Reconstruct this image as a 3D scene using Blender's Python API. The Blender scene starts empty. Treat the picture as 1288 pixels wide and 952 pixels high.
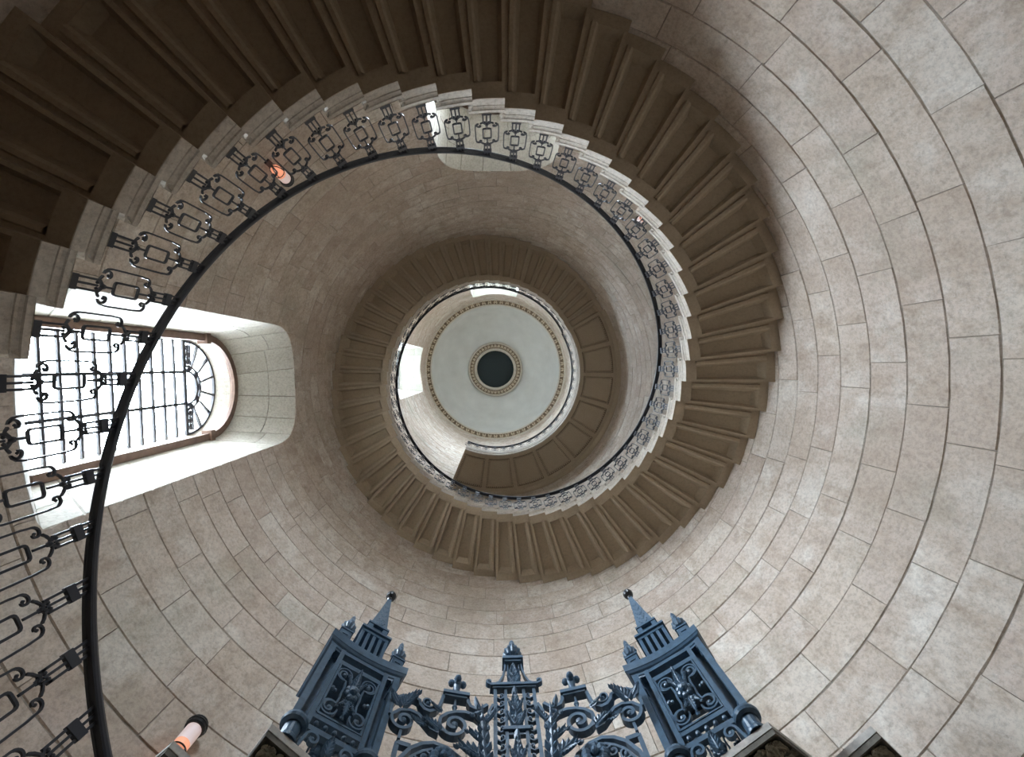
import bpy, bmesh, math, random
from math import sin, cos, pi, radians as RAD, hypot
from mathutils import Matrix, Vector
random.seed(7)
C = bpy.context.scene.collection
S = bpy.context.scene

# ------------------------------------------------------------------ camera
# world: stairwell axis = Z axis, camera lies near the axis and looks straight up.
# X = picture right, Y = picture down, Z = up.  theta runs clockwise in the picture from the left.
cam = bpy.data.objects.new('camera', bpy.data.cameras.new('camera'))
C.objects.link(cam); S.camera = cam
cam.data.sensor_width = 36.0
cam.data.lens = 580.0 / 1288 * 36.0
cam.data.shift_x = 11.5 / 1288
cam.data.clip_start = 0.05; cam.data.clip_end = 300
right = Vector((0.99980575, 0.0, -0.01970946))
up = Vector((0.00053314, -0.99963408, 0.02704471))
fwd = Vector((0.01970225, 0.02704996, 0.9994399))
m = Matrix((right, up, -fwd)).transposed().to_4x4()
m.translation = Vector((-0.09581, -0.18843, 0.0))
cam.matrix_world = m

# ------------------------------------------------------------------ sky, exposure
W = bpy.data.worlds.new('overcast_sky'); S.world = W; W.use_nodes = True
bg = W.node_tree.nodes['Background']
bg.inputs[0].default_value = (0.81, 0.91, 1.0, 1); bg.inputs[1].default_value = 9.0
S.view_settings.view_transform = 'Standard'; S.view_settings.look = 'None'
S.view_settings.gamma = 1.0; S.view_settings.use_curve_mapping = False
S.view_settings.exposure = 3.3
S.cycles.max_bounces = 14; S.cycles.diffuse_bounces = 10; S.cycles.transparent_max_bounces = 16

# ------------------------------------------------------------------ dimensions
RW = 3.74                 # wall face
RI = 2.515                # inner ends of the steps
RB = 2.5                  # railing
PITCH = 6.457             # degrees per step
SLOPE = 0.02349           # metres per degree
RISE = PITCH * SLOPE
FLOOR = -1.25
def rail_z(th): return 3.0753 + SLOPE * th
def step_z(th): return (rail_z(th) - 1.15) * 1.006
def P(R, th, z): return Vector((-R * cos(RAD(th)), -R * sin(RAD(th)), z))
WIN_LOW = (358.3, 89.4)   # window axes
WIN_TOP = (0.1, 89.1)

# ------------------------------------------------------------------ materials
def mat(name, build):
    m_ = bpy.data.materials.new(name); m_.use_nodes = True
    nt = m_.node_tree; b = nt.nodes['Principled BSDF']
    build(nt, b, nt.nodes, nt.links)
    return m_
def nd(nt, typ, **kw):
    n = nt.nodes.new(typ)
    for k, v in kw.items():
        if k.startswith('i_'): n.inputs[k[2:]].default_value = v
        elif k.startswith('n_'): n.inputs[int(k[2:])].default_value = v
        else: setattr(n, k, v)
    return n
def pos(nt, scale=(1, 1, 1)):
    g = nd(nt, 'ShaderNodeNewGeometry'); mp = nd(nt, 'ShaderNodeMapping')
    mp.inputs['Scale'].default_value = scale
    nt.links.new(g.outputs['Position'], mp.inputs['Vector'])
    return mp.outputs[0]
def noise(nt, vec, scale, detail=4, rough=.6):
    n = nd(nt, 'ShaderNodeTexNoise', i_Scale=scale, i_Detail=detail, i_Roughness=rough)
    nt.links.new(vec, n.inputs['Vector']); return n.outputs['Fac']
def ramp(nt, fac, stops):
    r = nd(nt, 'ShaderNodeValToRGB')
    el = r.color_ramp.elements
    while len(el) < len(stops): el.new(.5)
    for e, (p, c) in zip(el, stops):
        e.position = p; e.color = (*c, 1) if len(c) == 3 else c
    nt.links.new(fac, r.inputs[0]); return r.outputs[0]
def mix(nt, fac, a, b, mode='MIX'):
    n = nd(nt, 'ShaderNodeMix', data_type='RGBA', blend_type=mode)
    for sock, v in ((n.inputs[0], fac), (n.inputs[6], a), (n.inputs[7], b)):
        if isinstance(v, bpy.types.NodeSocket): nt.links.new(v, sock)
        elif isinstance(v, (int, float)): sock.default_value = v
        else: sock.default_value = (*v, 1)
    return n.outputs[2]
def bump(nt, b, h, strength=.3, dist=.01):
    n = nd(nt, 'ShaderNodeBump', i_Strength=strength, i_Distance=dist)
    nt.links.new(h, n.inputs['Height']); nt.links.new(n.outputs[0], b.inputs['Normal'])

def stone_mat(name, pal, blotch=.5, fine=.72, pale=(.70, .655, .58), stain=(.385, .295, .22), moss=0.0):
    def f(nt, b, N, L):
        v = pos(nt)
        at = nd(nt, 'ShaderNodeAttribute', attribute_name='tone')
        sep = nd(nt, 'ShaderNodeSeparateColor'); L.new(at.outputs['Color'], sep.inputs[0])
        # every stone shifts the pattern, so that the veining stops at its joints
        ad = nd(nt, 'ShaderNodeVectorMath', operation='MULTIPLY_ADD'); ad.inputs[1].default_value = (9, 7, 5)
        L.new(at.outputs['Color'], ad.inputs[0]); L.new(v, ad.inputs[2]); vs = ad.outputs[0]
        base = ramp(nt, sep.outputs[0], [(i / (len(pal) - 1), c) for i, c in enumerate(pal)])
        c1 = mix(nt, ramp(nt, noise(nt, vs, 1.9, 7, .68), [(.50, (0, 0, 0)), (.64, (blotch,) * 3)]), base, pale)
        mp = nd(nt, 'ShaderNodeMapping'); mp.inputs['Scale'].default_value = (1, 1, .5); L.new(vs, mp.inputs['Vector'])
        c2 = mix(nt, ramp(nt, noise(nt, mp.outputs[0], 3.6, 7, .7), [(.46, (0, 0, 0)), (.66, (blotch,) * 3)]), c1, stain)
        c2 = mix(nt, ramp(nt, noise(nt, vs, 9, 6, .7), [(.50, (0, 0, 0)), (.68, (blotch * .7,) * 3)]), c2, tuple(x * .82 for x in stain))
        if moss: c2 = mix(nt, ramp(nt, noise(nt, pos(nt, (1, 1, .35)), .55, 5, .62), [(.46, (0, 0, 0)), (.66, (.6,) * 3)]), c2, (.42, .335, .265))
        if moss: c2 = mix(nt, ramp(nt, noise(nt, v, .8, 5, .65), [(.53, (0, 0, 0)), (.70, (moss,) * 3)]), c2, (.33, .31, .24))
        c3 = mix(nt, 1.0, c2, ramp(nt, noise(nt, v, 30, 5, .75), [(.30, (fine,) * 3), (.56, (1.05,) * 3)]), 'MULTIPLY')
        pits = ramp(nt, noise(nt, v, 75, 2, .5), [(.26, (.55,) * 3), (.33, (1,) * 3)])
        c3 = mix(nt, .6, c3, pits, 'MULTIPLY')
        L.new(c3, b.inputs['Base Color']); b.inputs['Roughness'].default_value = .88
        b.inputs['Specular IOR Level'].default_value = .25
        bump(nt, b, noise(nt, v, 13, 8, .75), .4, .014)
    return mat(name, f)
WALL = stone_mat('ashlar_stone', [(.50, .405, .335), (.55, .465, .39), (.53, .445, .37), (.59, .51, .43), (.56, .475, .39), (.63, .575, .50)], .75, moss=.45)
REVEAL = stone_mat('pale_reveal_stone', [(.46, .43, .365), (.50, .47, .405), (.475, .45, .39), (.53, .50, .435)], .3, pale=(.55, .525, .46), stain=(.38, .335, .265))
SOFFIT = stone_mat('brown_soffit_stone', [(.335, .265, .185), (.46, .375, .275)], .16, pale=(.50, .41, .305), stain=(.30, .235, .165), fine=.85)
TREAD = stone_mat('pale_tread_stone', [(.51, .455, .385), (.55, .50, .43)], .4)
def plain(name, col, rough=.6, metal=0.0, spec=.5, nz=0.0, nscale=20):
    def f(nt, b, N, L):
        b.inputs['Base Color'].default_value = (*col, 1); b.inputs['Roughness'].default_value = rough
        b.inputs['Metallic'].default_value = metal; b.inputs['Specular IOR Level'].default_value = spec
        if nz:
            h = noise(nt, pos(nt), nscale, 5)
            c = ramp(nt, h, [(.3, tuple(x * (1 - nz) for x in col)), (.7, tuple(min(1, x * (1 + nz)) for x in col))])
            L.new(c, b.inputs['Base Color']); bump(nt, b, h, .2, .004)
    return mat(name, f)
MORTAR = plain('dark_joint_mortar', (.24, .205, .165), .95, nz=.35)
IRON = plain('black_painted_iron', (.018, .019, .026), .42, 0, .6)
RAILM = plain('dark_handrail_paint', (.016, .018, .024), .35, 0, .6, .25, 9)
GATE = plain('blue_grey_painted_iron', (.062, .118, .178), .36, 0, .65, .2, 30)
PLASTER = plain('dome_plaster', (.60, .60, .57), .9, 0, .2, .07, 1.3)
ORNAMENT = plain('carved_cornice_stone', (.52, .43, .32), .9, 0, .2, .25, 14)
CORNICE = plain('cornice_stone', (.56, .51, .43), .9, 0, .2, .12, 6)
RECESS = plain('dark_carving_ground', (.17, .125, .085), .95, 0, .2, .3, 9)  # dark brown tone behind the carved leaves and egg mouldings
DARKNET = plain('dark_oculus_cover', (.030, .042, .045), .8, 0, .3, .15, 25)
FRAMEW = plain('brown_window_moulding', (.17, .105, .075), .6, 0, .4, .2, 12)
CARVED = plain('dark_carved_oak', (.14, .125, .10), .7, 0, .35, .4, 22)
CARVEDTOP = plain('lit_capital_edge', (.46, .43, .385), .8, 0, .3, .25, 22)  # pale slab colour paints in the light on the front edge
LEAFM = plain('carved_leaf_relief', (.42, .38, .29), .8, 0, .3, .35, 30)
BLACK = plain('black_metal', (.012, .013, .014), .3, 0, .6)
FLOORM = plain('floor_flagstone', (.40, .36, .31), .8, 0, .3, .2, 3)
def glassf(nt, b, N, L, tint=(.95, .97, 1, 1)):
    t = nd(nt, 'ShaderNodeBsdfTransparent'); g = nd(nt, 'ShaderNodeBsdfGlossy', i_Roughness=.05)
    t.inputs[0].default_value = tint
    lw = nd(nt, 'ShaderNodeLayerWeight', i_Blend=.5); pw = nd(nt, 'ShaderNodeMath', operation='POWER', n_1=4.0); fr = nd(nt, 'ShaderNodeMath', operation='MULTIPLY_ADD', n_1=.55, n_2=.02)
    ms = nd(nt, 'ShaderNodeMixShader')
    L.new(lw.outputs['Facing'], pw.inputs[0]); L.new(pw.outputs[0], fr.inputs[0]); L.new(fr.outputs[0], ms.inputs[0]); L.new(t.outputs[0], ms.inputs[1]); L.new(g.outputs[0], ms.inputs[2])
    L.new(ms.outputs[0], N['Material Output'].inputs[0])
GLASS = mat('window_glass', glassf)
DIMGLASS = mat('dimmed_window_glass', lambda *a: glassf(*a, tint=(.70, .74, .78, 1)))  # tint added to cut the daylight through the upper windows
def emis(name, col, strength, base):
    def f(nt, b, N, L):
        b.inputs['Base Color'].default_value = (*base, 1); b.inputs['Roughness'].default_value = .35
        b.inputs['Emission Color'].default_value = (*col, 1); b.inputs['Emission Strength'].default_value = strength
    return mat(name, f)
GLOW = emis('orange_lamp_glow', (1.0, .36, .2), .07, (.8, .42, .28))
FROST = emis('frosted_lamp_glass', (1.0, .62, .5), .03, (.8, .78, .82))

# ------------------------------------------------------------------ mesh helpers
class MB:
    def __init__(s): s.v = []; s.f = []; s.tone = []; s.cur = (.5, .5, .5, 1)
    def add(s, vs, fs):
        o = len(s.v); s.v += [tuple(v) for v in vs]; s.f += [tuple(i + o for i in f) for f in fs]
        s.tone += [s.cur] * len(vs)
    def grid(s, rows, closed=False):
        n = len(rows[0]); vs = [p for r in rows for p in r]; fs = []
        for i in range(len(rows) - 1):
            for j in range(n if closed else n - 1):
                k = (j + 1) % n
                fs.append((i * n + j, i * n + k, (i + 1) * n + k, (i + 1) * n + j))
        s.add(vs, fs)
    def box(s, c, h, M=None):
        vs = [Vector((c[0] + sx * h[0], c[1] + sy * h[1], c[2] + sz * h[2])) for sx in (-1, 1) for sy in (-1, 1) for sz in (-1, 1)]
        if M: vs = [M(*v) if callable(M) else M @ v for v in vs]
        s.add(vs, [(0, 1, 3, 2), (4, 6, 7, 5), (0, 4, 5, 1), (2, 3, 7, 6), (0, 2, 6, 4), (1, 5, 7, 3)])
    def sweep(s, pts, prof, up_=Vector((0, 0, 1)), M=None, cap=True, scale=None, close=False):
        """profile (a,b): a along side = tangent x up, b along the second normal"""
        pts = [Vector(p) for p in pts]; rows = []; n = len(pts)
        for i, p in enumerate(pts):
            a = pts[(i - 1) % n] if close else pts[max(i - 1, 0)]; b = pts[(i + 1) % n] if close else pts[min(i + 1, n - 1)]
            t = (b - a).normalized(); side = t.cross(up_)
            side = side.normalized() if side.length > 1e-6 else Vector((1, 0, 0))
            nn = side.cross(t).normalized(); k = scale[i] if scale else 1
            rows.append([p + side * (q[0] * k) + nn * (q[1] * k) for q in prof])
        if M: rows = [[M(*p) if callable(M) else M @ p for p in r] for r in rows]
        if close: rows.append(rows[0])
        s.grid(rows, True)
        if cap and not close:
            m_ = len(prof); o = len(s.v) - len(rows) * m_
            s.f.append(tuple(range(o + m_ - 1, o - 1, -1))); s.f.append(tuple(range(o + (len(rows) - 1) * m_, o + len(rows) * m_)))
    def tube(s, pts, r, n=6, M=None, scale=None, close=False):
        s.sweep(pts, [(r * cos(2 * pi * k / n), r * sin(2 * pi * k / n)) for k in range(n)], M=M, scale=scale, up_=Vector((.31, .83, .46)), close=close)
    def lathe(s, prof, c=(0, 0, 0), n=16, M=None, rib=0, ribn=8):
        rows = []
        for r, z in prof:
            row = []
            for k in range(n):
                a = 2 * pi * k / n; rr = r * (1 + rib * cos(ribn * a))
                row.append(Vector((c[0] + rr * cos(a), c[1] + rr * sin(a), c[2] + z)))
            rows.append(row)
        if M: rows = [[M(*p) if callable(M) else M @ p for p in r] for r in rows]
        s.grid(rows, True)
    def ball(s, c, r, M=None, n=10, sz=1.0):
        s.lathe([(r * sin(pi * k / 6) + 1e-5, -r * sz * cos(pi * k / 6)) for k in range(7)], c, n, M)
    def obj(s, name, material, parent=None, smooth=False, link=True):
        me = bpy.data.meshes.new(name); me.from_pydata(s.v, [], s.f)
        at = me.attributes.new('tone', 'FLOAT_COLOR', 'POINT')
        at.data.foreach_set('color', [x for t in s.tone for x in t])
        bm = bmesh.new(); bm.from_mesh(me); bmesh.ops.recalc_face_normals(bm, faces=bm.faces); bm.to_mesh(me); bm.free()
        if smooth: me.shade_smooth()
        for mt in (material if isinstance(material, (list, tuple)) else [material]): me.materials.append(mt)
        o = bpy.data.objects.new(name, me)
        if link: C.objects.link(o)
        if parent: o.parent = parent
        return o
def empty(name, loc=(0, 0, 0), rz=0):
    o = bpy.data.objects.new(name, None); C.objects.link(o); o.location = loc; o.rotation_euler.z = rz
    o.empty_display_size = .1; return o
def tag(o, label, cat, group=None):
    o['label'] = label; o['category'] = cat
    if group: o['group'] = group
    return o
def struct(o, label=None):
    o['kind'] = 'structure'
    if label: o['label'] = label
    return o
def copy(o, parent=None):
    c = o.copy(); C.objects.link(c); c.parent = parent; return c
def rect(w, h): return [(-w / 2, -h / 2), (w / 2, -h / 2), (w / 2, h / 2), (-w / 2, h / 2)]
def arc(cx, cz, r, a0, a1, n): return [(cx + r * cos(RAD(a0 + (a1 - a0) * k / n)), cz + r * sin(RAD(a0 + (a1 - a0) * k / n))) for k in range(n + 1)]
def spiral(cx, cz, r0, r1, a0, a1, n):
    out = []
    for k in range(n + 1):
        t = k / n; r = r0 + (r1 - r0) * t; a = RAD(a0 + (a1 - a0) * t); out.append((cx + r * cos(a), cz + r * sin(a)))
    return out

# ------------------------------------------------------------------ window openings
def wmask(z, low=True, z0=3.58):
    """half angle of the opening in the wall face at height z (degrees), 0 = wall"""
    if low:
        z1, a, zs = 8.52, 15.0, 7.5
        if z < z0 or z > z1: return 0
        if z <= zs: return a
        return a * (1 - ((z - zs) / (z1 - zs)) ** 2.3) ** (1 / 2.3)
    return 16.6 if 17.3 <= z <= 22.9 else 0

# ------------------------------------------------------------------ wall: core + stones
known = {1: [139.1, 148.7], 2: [133.8, 146.9, 188.6, 199.9, 214.4], 3: [126.8, 137.6, 155.6, 173.5, 187.0, 203.1, 317.0, 328.4],
 4: [128.9, 145.6, 156.7, 168.5, 182.5, 197.6, 209.6, 222.0, 318.7, 333.0], 5: [140.4, 151.8, 163.0, 176.6, 192.4, 203.4, 217.8, 307.2, 326.8, 340.8],
 6: [144.4, 159.1, 170.3, 180.6, 199.1, 211.3, 222.4, 305.6, 319.1, 330.6], 7: [149.3, 164.1, 175.3, 191.8, 203.9, 214.2, 311.9],
 8: [168.4, 182.0, 217.7], 9: [211.6, 252.3, 322.5], 10: [271.5, 285.7], 11: [258.3, 280.2, 292.3], 12: [270.8, 282.7], 13: [259.4, 268.7, 279.1],
 14: [262.5, 273.7, 295.6], 15: [278.4], 16: [288.5]}
beds = [2.25, 2.63, 3.02, 3.40, 3.80, 4.20, 4.62, 5.02, 5.38, 5.75]
while beds[-1] < 24.9: beds.append(beds[-1] + .385)
low = []
z = 2.25
while z > FLOOR + .2: z -= .39; low.insert(0, max(z, FLOOR))
nlow = len(low); beds = low + beds
SILL = {WIN_LOW[0]: 3.58, WIN_LOW[1]: 4.95, WIN_TOP[0]: 0, WIN_TOP[1]: 0}
openings = [(WIN_LOW[0], True), (WIN_LOW[1], True), (WIN_TOP[0], False), (WIN_TOP[1], False)]
def angdiff(a, b): return (a - b + 180) % 360 - 180

wall = MB(); wall.cur = (.5, .5, .5, 1)
def core(R):
    zs = sorted(set([round(x, 4) for x in beds + [3.58, 4.95, 8.52, 17.3, 22.9] + [7.5 + .1 * k for k in range(11)] + [8.45, 8.48, 25.0]]))
    zs = [zz for zz in zs if zz <= 25.0] + [28.0]
    for i in range(len(zs) - 1):
        za, zb = zs[i], zs[i + 1]; zm = (za + zb) / 2
        gaps = []
        for c, lowf in openings:
            if wmask(zm, lowf, SILL[c]):
                wa, wb = max(wmask(za + 1e-4, lowf, SILL[c]), 0), max(wmask(zb - 1e-4, lowf, SILL[c]), 0)
                k = RW / R if R > RW + .1 else 1
                gaps.append((c % 360, wa * k, wb * k))
        gaps.sort()
        segs = []
        if not gaps: segs = [((0, 0), (360, 360))]
        else:
            for j, g in enumerate(gaps):
                h = gaps[(j + 1) % len(gaps)]; off = 360 if j == len(gaps) - 1 else 0
                segs.append(((g[0] + g[1], g[0] + g[2]), (h[0] + off - h[1], h[0] + off - h[2])))
        for (a0, b0), (a1, b1) in segs:
            n = max(2, int((a1 - a0) / 5))
            wall.grid([[P(R, a0 + (a1 - a0) * t / n, za) for t in range(n + 1)], [P(R, b0 + (b1 - b0) * t / n, zb) for t in range(n + 1)]])
core(RW + .013); core(4.95)
wall_o = wall.obj('wall_stairwell', MORTAR); struct(wall_o)

def stone_rows(mb, rows, n, back=.013, inset=.0035, proud=0.0):
    """rows: list of (z, a, b) ; front grid with chamfered margins running back to the joint"""
    R = RW - proud; k = inset / RW * 57.3
    fr = []
    for i, (zz, a, b) in enumerate(rows):
        e = inset if i == 0 else (-inset if i == len(rows) - 1 else 0)
        aa, bb = (a + k, b - k) if b - a > 2 * k else ((a + b) / 2,) * 2
        wob = .0055 if i in (0, len(rows) - 1) else 0
        fr.append([P(R, aa + (bb - aa) * t / n + (random.uniform(-.06, .06) if t in (0, n) else 0), zz + e + (random.uniform(0, wob) if i == 0 else -random.uniform(0, wob))) for t in range(n + 1)])
    mb.grid(fr)
    def bk(zz, th): return P(RW + back, th, zz)
    r0, r1 = rows[0], rows[-1]
    mb.grid([fr[0], [bk(r0[0], r0[1] + (r0[2] - r0[1]) * t / n) for t in range(n + 1)]])
    mb.grid([fr[-1], [bk(r1[0], r1[1] + (r1[2] - r1[1]) * t / n) for t in range(n + 1)]])
    mb.grid([[r[0] for r in fr], [bk(q[0], q[1]) for q in rows]])
    mb.grid([[r[-1] for r in fr], [bk(q[0], q[2]) for q in rows]])

def step_zs(th):
    return [3.0753 + SLOPE * (th + 360 * k) - 1.15 for k in (-1, 0, 1) if -130 < th + 360 * k < 652]
stones = []
for ci in range(len(beds) - 1):
    z0, z1 = beds[ci], min(beds[ci + 1], 25.0)
    ki = ci - nlow
    js = sorted(known.get(ki + 0, []))
    rnd = random.Random(100 + ci)
    allj = []
    if not js: js = [rnd.uniform(0, 14)]
    for j, a in enumerate(js):
        b = js[j + 1] if j + 1 < len(js) else js[0] + 360
        n = max(1, round((b - a) / rnd.uniform(12.2, 14.8)))
        w = [rnd.uniform(.72, 1.28) if n > 2 else 1 for _ in range(n)]; t = 0
        for x in w: allj.append(a + (b - a) * t / sum(w)); t += x
    allj.append(allj[0] + 360)
    for a, b in zip(allj[:-1], allj[1:]):
        gz = .0034 if z0 < 9 else .0036; ga = .0016 / RW * 57.3
        lo, hi = z0 + gz + rnd.uniform(-.003, .003), z1 - gz + rnd.uniform(-.003, .003)
        aa, bb = a + ga, b - ga
        hit = None
        for c, lowf in openings:
            mm = max(wmask(lo + (hi - lo) * t / 8, lowf, SILL[c]) for t in range(9))
            if mm and abs(angdiff((aa + bb) / 2, c)) < mm + (bb - aa) / 2: hit = (c, lowf)
        pieces = []
        if not hit: pieces = [[(lo, aa, bb), (hi, aa, bb)]]
        else:
            c, lowf = hit; cc = aa + angdiff(c, aa)
            if cc < aa - 90: cc += 360
            for side in (-1, 1):
                run = []
                for t in range(13):
                    zz = lo + (hi - lo) * t / 12; w = wmask(zz, lowf, SILL[c])
                    w = w + ga if w else 0
                    if side < 0: l, r = aa, min(bb, cc - w)
                    else: l, r = max(aa, cc + w), bb
                    if r - l > .05: run.append((zz, l, r))
                    else:
                        if len(run) > 1: pieces.append(run)
                        run = []
                if len(run) > 1: pieces.append(run)
        for rows in pieces:
            n = max(2, int(max(r[2] - r[1] for r in rows) / 1.9))
            am = (rows[0][1] + rows[0][2]) / 2 % 360; zm = (rows[0][0] + rows[-1][0]) / 2
            vis = 1.0 / zm ** 2 * (rows[-1][0] - rows[0][0]) * (rows[0][2] - rows[0][1]) if zm > 2.5 else 0
            th_ = am if am < 180 else am - 360
            # the picture's frame, and what the flights hide
            ra = 580 * RW / max(zm, .1); px, py = 621 - ra * cos(RAD(am)), 460 - ra * sin(RAD(am))
            if not (-40 < px < 1300 and -40 < py < 980): vis = 0
            for th2 in (th_, th_ + 360):
                for zs_ in step_zs(th2 if th2 <= 360 else th2 - 360):
                    if zs_ > 0 and zs_ * 1.05 < zm < 1.45 * zs_: vis = 0
            stones.append((vis, rows, n, (rnd.random(), rnd.random(), 0, 1), rnd.uniform(-.003, .004)))
stones.sort(key=lambda s: -s[0])
rest = MB()
for i, (vis, rows, n, tone, pr) in enumerate(stones):
    if i < 298 and vis > 0:
        mb = MB(); mb.cur = tone; stone_rows(mb, rows, n, proud=pr); mb.obj('stone', WALL, wall_o)
    else:
        rest.cur = tone; stone_rows(rest, rows, n, proud=pr)
ro = rest.obj('stone_courses', WALL, wall_o); ro['kind'] = 'stuff'

# floor
fl = MB(); fl.grid([[P(r, a, FLOOR) for a in range(0, 360, 8)] for r in (.0005, 1.3, 2.6, 3.76)], True)
struct(fl.obj('floor', FLOORM))
gr = MB(); gr.grid([[P(r, a, FLOOR - .12) for a in range(0, 360, 8)] for r in (.001, 6, 20, 60, 150)], True)
struct(gr.obj('ground', plain('street_paving', (.22, .21, .195), .9, 0, .2, .2, .4)))

# ------------------------------------------------------------------ windows
def local_to_world(th):
    """local x = tangential, y = outwards, z"""
    ct, st = cos(RAD(th)), sin(RAD(th))
    def f(x, y, z_): return Vector((-y * ct + x * st, -y * st - x * ct, z_))
    return f
def outline_wall(s, lowf, z0=3.58):
    if lowf:
        a, zs, z1 = 15.0, 7.5, 8.52
        if s < 1: d, zz = -a, z0 + (zs - z0) * s
        elif s > 2: d, zz = a, zs - (zs - z0) * (s - 2)
        else:
            phi = pi * (1 - (s - 1)); c, sn = cos(phi), sin(phi)
            d = a * math.copysign(abs(c) ** (2 / 2.3), c); zz = zs + (z1 - zs) * abs(sn) ** (2 / 2.3)
    else:
        a, z1, z0 = 16.6, 22.9, 17.3
        if s < 1: d, zz = -a, z0 + (z1 - z0) * s
        elif s > 2: d, zz = a, z1 - (z1 - z0) * (s - 2)
        else: d, zz = -a + 2 * a * (s - 1), z1
    return Vector((RW * sin(RAD(d)), RW * cos(RAD(d)), zz))
def outline_in(s, lowf, hw, y, zs, z0):
    if lowf:
        if s < 1: return Vector((-hw, y, z0 + (zs - z0) * s))
        if s > 2: return Vector((hw, y, zs - (zs - z0) * (s - 2)))
        phi = pi * (1 - (s - 1)); return Vector((hw * cos(phi), y, zs + hw * sin(phi)))
    if s < 1: return Vector((-hw, y, z0 + (zs - z0) * s))
    if s > 2: return Vector((hw, y, zs - (zs - z0) * (s - 2)))
    return Vector((-hw + 2 * hw * (s - 1), y, zs))

def reveal_stones(parent, M, lowf, fa, fb, cells, rnd):
    """voussoirs and jamb stones of a splayed reveal between outlines fa (wall) and fb (frame)"""
    for s0, s1, v0, v1 in cells:
        mb = MB(); mb.cur = (rnd.random(), rnd.random(), 0, 1)
        n = 4 if s1 - s0 > .06 and 1 <= s0 < 2 else 2
        ds, dv = .004, .008
        def q(s, v, off):
            p = fa(s).lerp(fb(s), v)
            e = .001
            t = fa(min(s + e, 3)).lerp(fb(min(s + e, 3)), v) - fa(max(s - e, 0)).lerp(fb(max(s - e, 0)), v)
            w = fb(s) - fa(s); nrm = t.cross(w).normalized()
            return M(*(p + nrm * off))
        fr = []
        for v in (v0 + dv, v1 - dv):
            fr.append([q(s0 + ds + (s1 - s0 - 2 * ds) * t / n, v, 0) for t in range(n + 1)])
        bk = []
        for v in (v0, v1):
            bk.append([q(s0 + (s1 - s0) * t / n, v, REC) for t in range(n + 1)])
        mb.grid(fr); mb.grid([fr[0], bk[0]]); mb.grid([fr[1], bk[1]])
        mb.grid([[fr[0][0], fr[1][0]], [bk[0][0], bk[1][0]]]); mb.grid([[fr[0][-1], fr[1][-1]], [bk[0][-1], bk[1][-1]]])
        mb.obj('reveal_stone', REVEAL, parent)
REC = .012

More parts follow.
